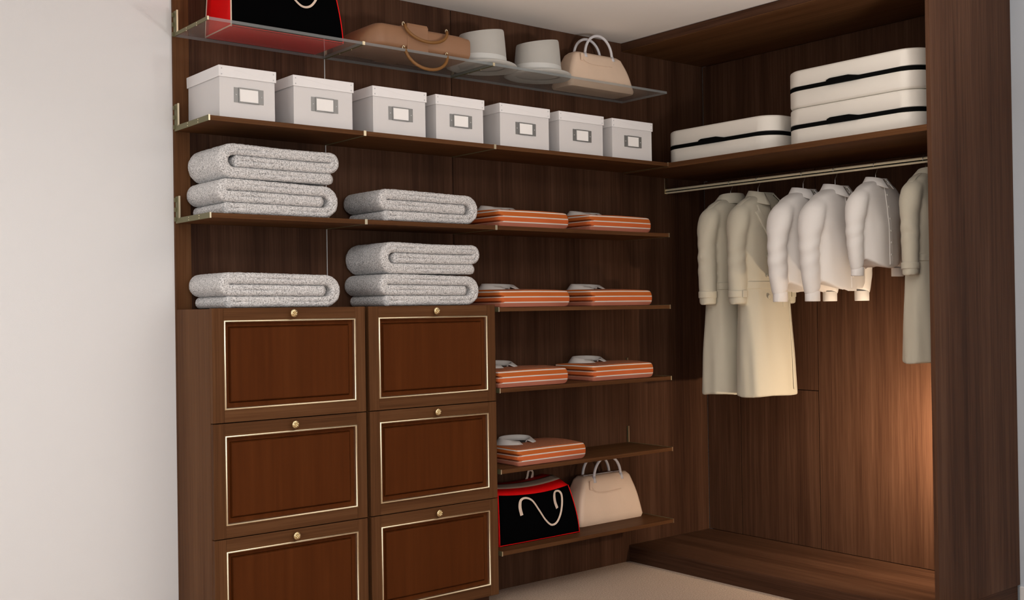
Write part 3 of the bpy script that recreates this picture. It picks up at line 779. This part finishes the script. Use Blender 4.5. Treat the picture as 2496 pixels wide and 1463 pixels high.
def towel(x,z,kind,label,wid=1.0,hs=1.0):
    global tmesh
    if len(tmesh)<2:
        for q in tw:
            o=q.build('folded_towel',terry,None,smooth=True); tmesh.append(o.data); bpy.data.objects.remove(o)
    o=bpy.data.objects.new('folded_towel',tmesh[kind]); COL.objects.link(o); o.location=(x,-0.006,z); o.scale=(wid,1,hs)
    return tag(o,label,'towel','white folded bath towels')
TH=0.1165
towel(-2.112,1.5005,0,'white folded terry towel, lower of the two stacked by the white wall')
towel(-2.112,1.5005+TH+0.001,1,'white folded terry towel, upper of the two stacked by the white wall')
towel(-1.498,1.5005,0,'white folded terry towel alone on the shelf beside the orange shirts')
towel(-2.108,1.1925,0,'white folded terry towel alone on the left drawer cabinet')
towel(-1.498,1.1925,0,'white folded terry towel, lower of the two on the right drawer cabinet')
towel(-1.498,1.1925+TH+0.001,1,'white folded terry towel, upper of the two on the right drawer cabinet')

# ------------------------------------------------------------------ folded orange shirts
def folded_shirt():
    w,h,d=0.370,0.066,0.246
    prof=[]  # (x,z) outline, counter-clockwise seen from the front
    for k in range(12): prof.append((0.004+(w-0.03)*k/11,0.0))
    for k in range(1,12):
        a=-PI/2+PI*k/12; prof.append((w-0.026+0.026*math.cos(a)**0.8 if math.cos(a)>0 else w-0.026,h/2*0.98+h/2*0.98*math.sin(a)))
    for k in range(12):
        x=w-0.026-(w-0.028)*k/11; prof.append((x,h*(0.985+0.05*math.sin(PI*x/w))))
    for z,i in ((0.93,0.0),(0.72,0.0),(0.66,0.010),(0.61,0.0),(0.38,0.0),(0.32,0.010),(0.26,0.0),(0.06,0.0)): prof.append((i,h*z))
    cxz=(w*0.5,h*0.5); rings=[]; ys=[(-d,0.010),(-d-0.003,0.014)]
    stations=[(-d-0.000,0.007),(-d+0.003,0.0025),(-d+0.009,0.0)]+[(-d+0.009+(d-0.018)*k/8,0.0) for k in range(1,9)]+[(-0.004,0.003),(0.0,0.008)]
    b=MB(); n=len(prof)
    for y,i in stations:
        yy=-d-(y+d) if False else y
        bl=0.006*math.sin(PI*min(1,max(0,(y+d)/d)))
        rings.append([(x+(cxz[0]-x)*i*3.0/w*1.2, y, min(max(0.0,z+(cxz[1]-z)*i*6.0),h*1.2)+ (bl*z/h if z>h*0.9 else 0)) for x,z in prof])
    b.loft(rings)
    o=b.build('folded_cloth',stripe,None,smooth=True,auto=0.7)
    me=o.data; uv=me.uv_layers.new(name='UVMap')
    for p in me.polygons:
        topf=p.normal.z>0.6
        for li in p.loop_indices:
            v=me.vertices[me.loops[li].vertex_index].co
            uv.data[li].uv=(v.x/w, 1.02+(-v.y)/d*1.0 if topf else min(0.999,v.z/h))
    bpy.data.objects.remove(o); return me
fme=folded_shirt()
def collar_meshes():
    b=MB(); A=[];B=[];C=[];D=[]
    for k in range(31):
        u=k/30; ph=-PI/2+0.30+(2*PI-0.60)*u; c,s=math.cos(ph),math.sin(ph); fr=abs(2*u-1); f2=smoothstep(0.6,1,fr)
        zt=0.034-0.018*fr**2
        A.append((0.104*c*(1+0.1*f2),0.066*s*(1+0.30*f2),0.0)); B.append((0.080*c,0.050*s,zt)); C.append((0.072*c,0.044*s,zt-0.003)); D.append((0.066*c,0.040*s,0.0))
    b.loft([A,B],closed=False); b.loft([B,C],closed=False); b.loft([C,D],closed=False)
    return b
cb=collar_meshes().build('collar',collar_m,None,smooth=True,solid=0.002,auto=1.0); cme=cb.data; bpy.data.objects.remove(cb)
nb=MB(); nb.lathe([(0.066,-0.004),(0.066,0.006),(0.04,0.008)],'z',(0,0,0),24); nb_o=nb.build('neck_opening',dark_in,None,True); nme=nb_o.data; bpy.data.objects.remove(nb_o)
def fshirt(x,z,label,yb=-0.012,wid=1.0):
    e=empty('folded_shirt',(x,yb,z))
    c=bpy.data.objects.new('folded_cloth',fme); COL.objects.link(c); c.parent=e; c.scale=(wid,1,1)
    k=bpy.data.objects.new('collar',cme); COL.objects.link(k); k.parent=e; k.location=(0.115,-0.085,0.0705); k.rotation_euler=(0,0,0.12); k.scale=(1,1,0.82)
    m_=k.modifiers.new('thickness','SOLIDIFY'); m_.thickness=0.002
    o=bpy.data.objects.new('neck_opening',nme); COL.objects.link(o); o.parent=e; o.location=(0.115,-0.085,0.069); o.scale=(1,0.62,1)
    return tag(e,label,'folded shirt','orange folded shirts on the open shelves')
fshirt(-0.946,1.5003,'orange white-striped folded shirt, left of the top pair, touching the towel')
fshirt(-0.458,1.5003,'orange white-striped folded shirt, right of the top pair')
fshirt(-0.946,1.1823,'orange white-striped folded shirt beside the stacked towels on the drawer cabinet')
fshirt(-0.457,1.1823,'orange white-striped folded shirt with raised collar, right on the drawer-top level shelf')
fshirt(-0.961,0.8663,'orange white-striped folded shirt partly hidden by the upper drawers')
fshirt(-0.456,0.8663,'orange white-striped folded shirt with patterned top, right on the third shirt shelf')
fshirt(-0.868,0.5513,'single orange white-striped folded shirt on the half empty shelf')

# ------------------------------------------------------------------ red and black tote bags
def tote(loc, zs, label, edge):
    e=empty('tote_bag',loc); h=0.200*zs
    nx,nz=16,12
    def half(z):     # half width at height
        u=z/h; return 0.213-0.040*u**1.6
    def dep(z): u=z/h; return (-0.208+0.022*u**1.5, -0.004-0.012*u)
    def topz(s): return h*(0.93+0.07*s*s)+0.0       # sagging upper edge
    def P(s,u,face):   # s -1..1 across, u 0..1 up
        z=u*topz(s) ; x=s*(half(u*h) if s>0 else 0.213-0.012*u**1.6); f,bk=dep(u*h)
        return (x, f-0.006*math.sin(PI*u)*(1-s*s) if face=='f' else bk, z)
    def grid(face,name,mat):
        b=MB(); rows=[[P(-1+2*i/nx,k/nz,face) for i in range(nx+1)] for k in range(nz+1)]
        b.loft(rows,closed=False); return b.build(name,mat,e,smooth=True,solid=0.003)
    grid('f','front_panel',black_cloth); grid('b','back_panel',black_cloth)
    for s in (-1,1):
        b=MB(); rows=[]
        for k in range(nz+1):
            f=P(s,k/nz,'f'); g_=P(s,k/nz,'b'); u=k/nz
            rows.append([(f[0]-s*0.012*math.sin(PI*u)*math.sin(PI*j/6),f[1]+(g_[1]-f[1])*j/6,f[2]) for j in range(7)])
        b.loft(rows,closed=False); b.build('side_gusset',red_cloth,e,smooth=True,solid=0.003)
    bx('base',-0.213,0.213,-0.208,-0.004,0.0,0.004,red_cloth,e,0.001)
    # top with beige stripe
    def topstrip(a,b_,name,mat,dz):
        m=MB(); rows=[]
        for j in range(5):
            w=a+(b_-a)*j/4; row=[]
            for i in range(nx+1):
                s=-1+2*i/nx; f=P(s,1,'f'); g_=P(s,1,'b'); row.append((f[0],f[1]+(g_[1]-f[1])*w,f[2]+0.030*math.sin(PI*min(1,w*1.15)*0.62)+dz))
            rows.append(row)
        m.loft(rows,closed=False); return m.build(name,mat,e,smooth=True,solid=0.002)
    topstrip(0,1,'top_cover',red_cloth,0.0); topstrip(0.30,0.60,'top_stripe',stripe_m,0.0025)
    # piping
    for s in (-1,1):
        p=MB(); p.tube([Vector(P(s,k/nz,'f')) for k in range(nz+1)],0.0026,8); p.build('piping',edge if s<0 else red_cloth,e,True)
        p=MB(); p.tube([Vector(P(s,k/nz,'b')) for k in range(nz+1)],0.0030,8); p.build('piping',strap_m,e,True)
    p=MB(); p.tube([Vector((s_*0.213/8,-0.208,0.003)) for s_ in range(-8,9)],0.0022,8); p.build('piping',red_cloth,e,True)
    p=MB(); p.tube([Vector((-0.214,-0.208+0.0255*k,0.003)) for k in range(9)],0.0024,8); p.build('piping',edge,e,True)
    # flat straps
    def ribbon(pts,wd,y,name,zt=1.0):
        Q=spline([(x,0,z*zt) for x,z in pts],5); m=MB(); A=[];B=[]
        for i,q in enumerate(Q):
            t_=(Q[min(i+1,len(Q)-1)]-Q[max(i-1,0)]).normalized(); nn=Vector((-t_.z,0,t_.x))
            yy=y(q,i/len(Q)); q_=abs(2*i/(len(Q)-1)-1); ww=wd*(0.72+0.55*smoothstep(0.62,0.85,q_)); a=q+nn*ww/2; c=q-nn*ww/2; A.append((a.x,yy,a.z)); B.append((c.x,yy-0.002,c.z))
        m.loft([A,B],closed=False); return m.build(name,strap_m,e,smooth=False,solid=0.0012)
    sp=[(-0.100,0.108),(-0.106,0.140),(-0.098,0.166),(-0.072,0.172),(-0.040,0.158),(-0.010,0.118),(0.019,0.077),(0.048,0.054),(0.078,0.060),(0.102,0.090),(0.116,0.130),(0.118,0.165),(0.104,0.180),(0.084,0.176),(0.080,0.145),(0.090,0.113)]
    if zs>1.1: sp=[(x,0.055+z*0.87) for x,z in sp]
    def yf(q,u):
        uu_=min(1,q.z/h); f,_=dep(uu_*h); return f-0.011-0.004*math.sin(PI*u)
    ribbon(sp,0.0105,yf,'front_strap',1.03)
    def yb(q,u): return -0.030
    ribbon([(-0.16,h*0.93),(-0.06,h*0.99),(0.03,h*1.03),(0.075,h*1.08),(0.090,h*1.26),(0.112,h*1.22),(0.10,h*1.0)],0.012,yb,'back_strap')
    return tag(e,label,'tote bag','red and black tote bags')
tote((-1.822,0,2.1315),1.26,'black tote bag with red sides and cream strap on the glass shelf',strap_m)
tote((-0.716,0,0.2345),1.0,'black tote bag with red striped top on the lowest shelf',red_cloth)

# ------------------------------------------------------------------ cream handbags
def handbag(loc, zs, label):
    e=empty('handbag',loc); h=0.205*zs; rings=[]; 
    for k in range(15):
        u=k/14; hx=0.200-0.062*u**1.25; f=-0.146+0.030*u**1.4; bk=-0.006-0.030*u**1.4
        if u<0.05: ins=0.006
        elif u>0.97: ins=0.008
        else: ins=0.0
        hy=(bk-f)/2-ins; cy=(bk+f)/2; r=0.022
        ring_=[]
        for cx,cyy,a0 in ((1,1,0),(-1,1,PI/2),(-1,-1,PI),(1,-1,1.5*PI)):
            for q in range(6):
                a=a0+PI/2*q/5; ring_.append((cx*(hx-ins-r)+r*math.cos(a),cy+cyy*(hy-r)+r*math.sin(a),h*u))
        # soft waist
        ring_=[(x,y+0.004*math.sin(9*x+u*5)*math.sin(PI*u),z) for x,y,z in ring_]
        rings.append(ring_)
    b=MB(); b.loft(rings); b.build('bag_body',cream_lth,e,smooth=True,auto=0.9)
    sm=MB(); sm.tube(spline([(-0.115,-0.1285,h*0.83),(-0.09,-0.135,h*0.70),(-0.03,-0.137,h*0.66),(0.06,-0.136,h*0.68)],5),0.0010,6); sm.build('flap_seam',cream_lth,e,True)
    zip_=MB(); zip_.box(-0.11,0.11,-0.079,-0.073,h-0.0005,h+0.002); zip_.build('zip',white_lth,e,bevel=0.001)
    tb=MB(); tb.box(-0.121,-0.108,-0.131,-0.1265,h*0.74,h*0.93); tb.build('tag',cream_lth,e,bevel=0.001)
    for yy in (-0.113,-0.040):
        pts=[(0.082*math.cos(a),yy,h*0.90+ (0.100 if zs>0.95 else 0.098)*math.sin(a)**0.9) for a in [PI*k/20 for k in range(21)]]
        t=MB(); t.tube(pts,[0.0062]*2+[0.0062]*17+[0.0062]*2,12); hd=t.build('handle',white_lth,e,True)
        for s in (-1,1):
            q=MB(); q.tube([(s*0.083,yy-(0.006 if yy<-0.07 else -0.006),h*0.86),(s*0.082,yy,h*0.99)],[0.0085,0.0075],10); q.build('handle_loop',white_lth,hd,True)
    return tag(e,label,'handbag','cream handbags')
handbag((-0.258,0,2.1315),0.78,'cream handbag with white tubular handles on the glass shelf')
handbag((-0.243,0,0.2345),1.0,'cream handbag with white tubular handles on the lowest shelf')

# ------------------------------------------------------------------ tan bag lying on the glass shelf
def tan_bag():
    e=empty('tan_bag',(-1.54,0,2.1315)); Lx=0.458; rings=[]
    for k in range(26):
        u=k/25; x=Lx*u
        hh=0.094*(0.42+0.58*math.sin(PI/2*min(1,u/0.16))**0.8) if u<0.16 else 0.094
        hh*= 1-0.10*smoothstep(0.9,1.0,u)*0.6
        dp=0.250*(0.80+0.20*min(1,u/0.10)); ins=0.0
        R=[]
        prof=[(-0.012,0.0),(-0.004,0.006)]
        for j in range(28):
            a=2*PI*j/28; c,s=math.cos(a),math.sin(a); p=5.0
            y=-0.015-dp/2+dp/2*math.copysign(abs(c)**(2/p),c); z=hh/2+hh/2*math.copysign(abs(s)**(2/p),s)
            R.append((x,y,z))
        rings.append(R)
    b=MB(); b.loft(rings); b.build('bag_body',tan_lth,e,smooth=True,auto=1.0)
    fl=MB(); rs=[]
    for i,z in ((0.0,0.0),(0.0,0.090),(0.003,0.1005),(0.010,0.102)):
        rs.append([(0.168+i,-0.266+i,z),(0.262-i,-0.266+i,z),(0.262-i,-0.03,z),(0.168+i,-0.03,z)])
    fl.loft(rs); fl.build('flap',tan_lth,e,bevel=0.004)
    for z,nm,lo in ((0.091,'upper',0.056),(0.004,'lower',0.070)):
        pts=[]
        for k in range(17):
            a=PI*k/16; pts.append((0.248+0.095*math.cos(a),-0.272-0.016*math.sin(a),z-lo*math.sin(a)))
        t=MB(); t.tube(pts,0.0060,10); hd=t.build('rope_handle',rope_m,e,True)
        for s in (-1,1):
            q=MB(); c0=(0.248+s*0.097,-0.270,z+0.002)
            q.tube([(c0[0]+0.0075*math.cos(2*PI*k/14)*0.6,c0[1]+0.004,c0[2]+0.0075*math.sin(2*PI*k/14)) for k in range(15)],0.0016,6); q.build('brass_ring',brass_pale,hd,True)
    return tag(e,'tan leather bag lying flat with brown rope handles hanging over the glass','bag')
tan_bag()

# ------------------------------------------------------------------ hats
def hat(loc, rz, label):
    e=empty('brimmed_hat',loc,rz); n=48
    def R(rx,ry,z,ox=0,w=0): return [(ox+rx*math.cos(2*PI*k/n),ry*math.sin(2*PI*k/n),z+w*math.cos(2*2*PI*k/n)) for k in range(n)]
    b=MB(); b.loft([[(x,y,z+0.17*x*min(1,z/0.12)) for x,y,z in q] for q in (R(0.108,0.092,0.012),R(0.105,0.089,0.04),R(0.100,0.084,0.10),R(0.096,0.080,0.140),R(0.093,0.077,0.147),R(0.076,0.060,0.149),R(0.035,0.026,0.147))])
    b.build('crown',hat_m,e,smooth=True,auto=0.9)
    b=MB(); b.loft([R(0.103,0.089,0.016),R(0.122,0.108,0.010,0,-0.002),R(0.136,0.124,0.006,0,-0.004),R(0.146,0.134,0.010,0,-0.004),R(0.145,0.133,0.005,0,-0.004),R(0.134,0.122,0.001,0,-0.001),R(0.120,0.104,0.001),R(0.100,0.086,0.010)],True,False,False)
    b.build('brim',hat_m,e,smooth=True)
    b=MB(); b.loft([R(0.1065,0.0925,0.016),R(0.1075,0.0935,0.018),R(0.1045,0.0905,0.046),R(0.1025,0.0885,0.047)],True,False,False)
    b.build('hat_band',band_m,e,smooth=True,auto=0.7)
    return tag(e,label,'hat','grey brimmed hats')
hat((-0.932,-0.142,2.1365),0.0,'grey brimmed hat with pale band behind the tan bag')
hat((-0.638,-0.142,2.1365),0.0,'grey brimmed hat with pale band beside the cream handbag')
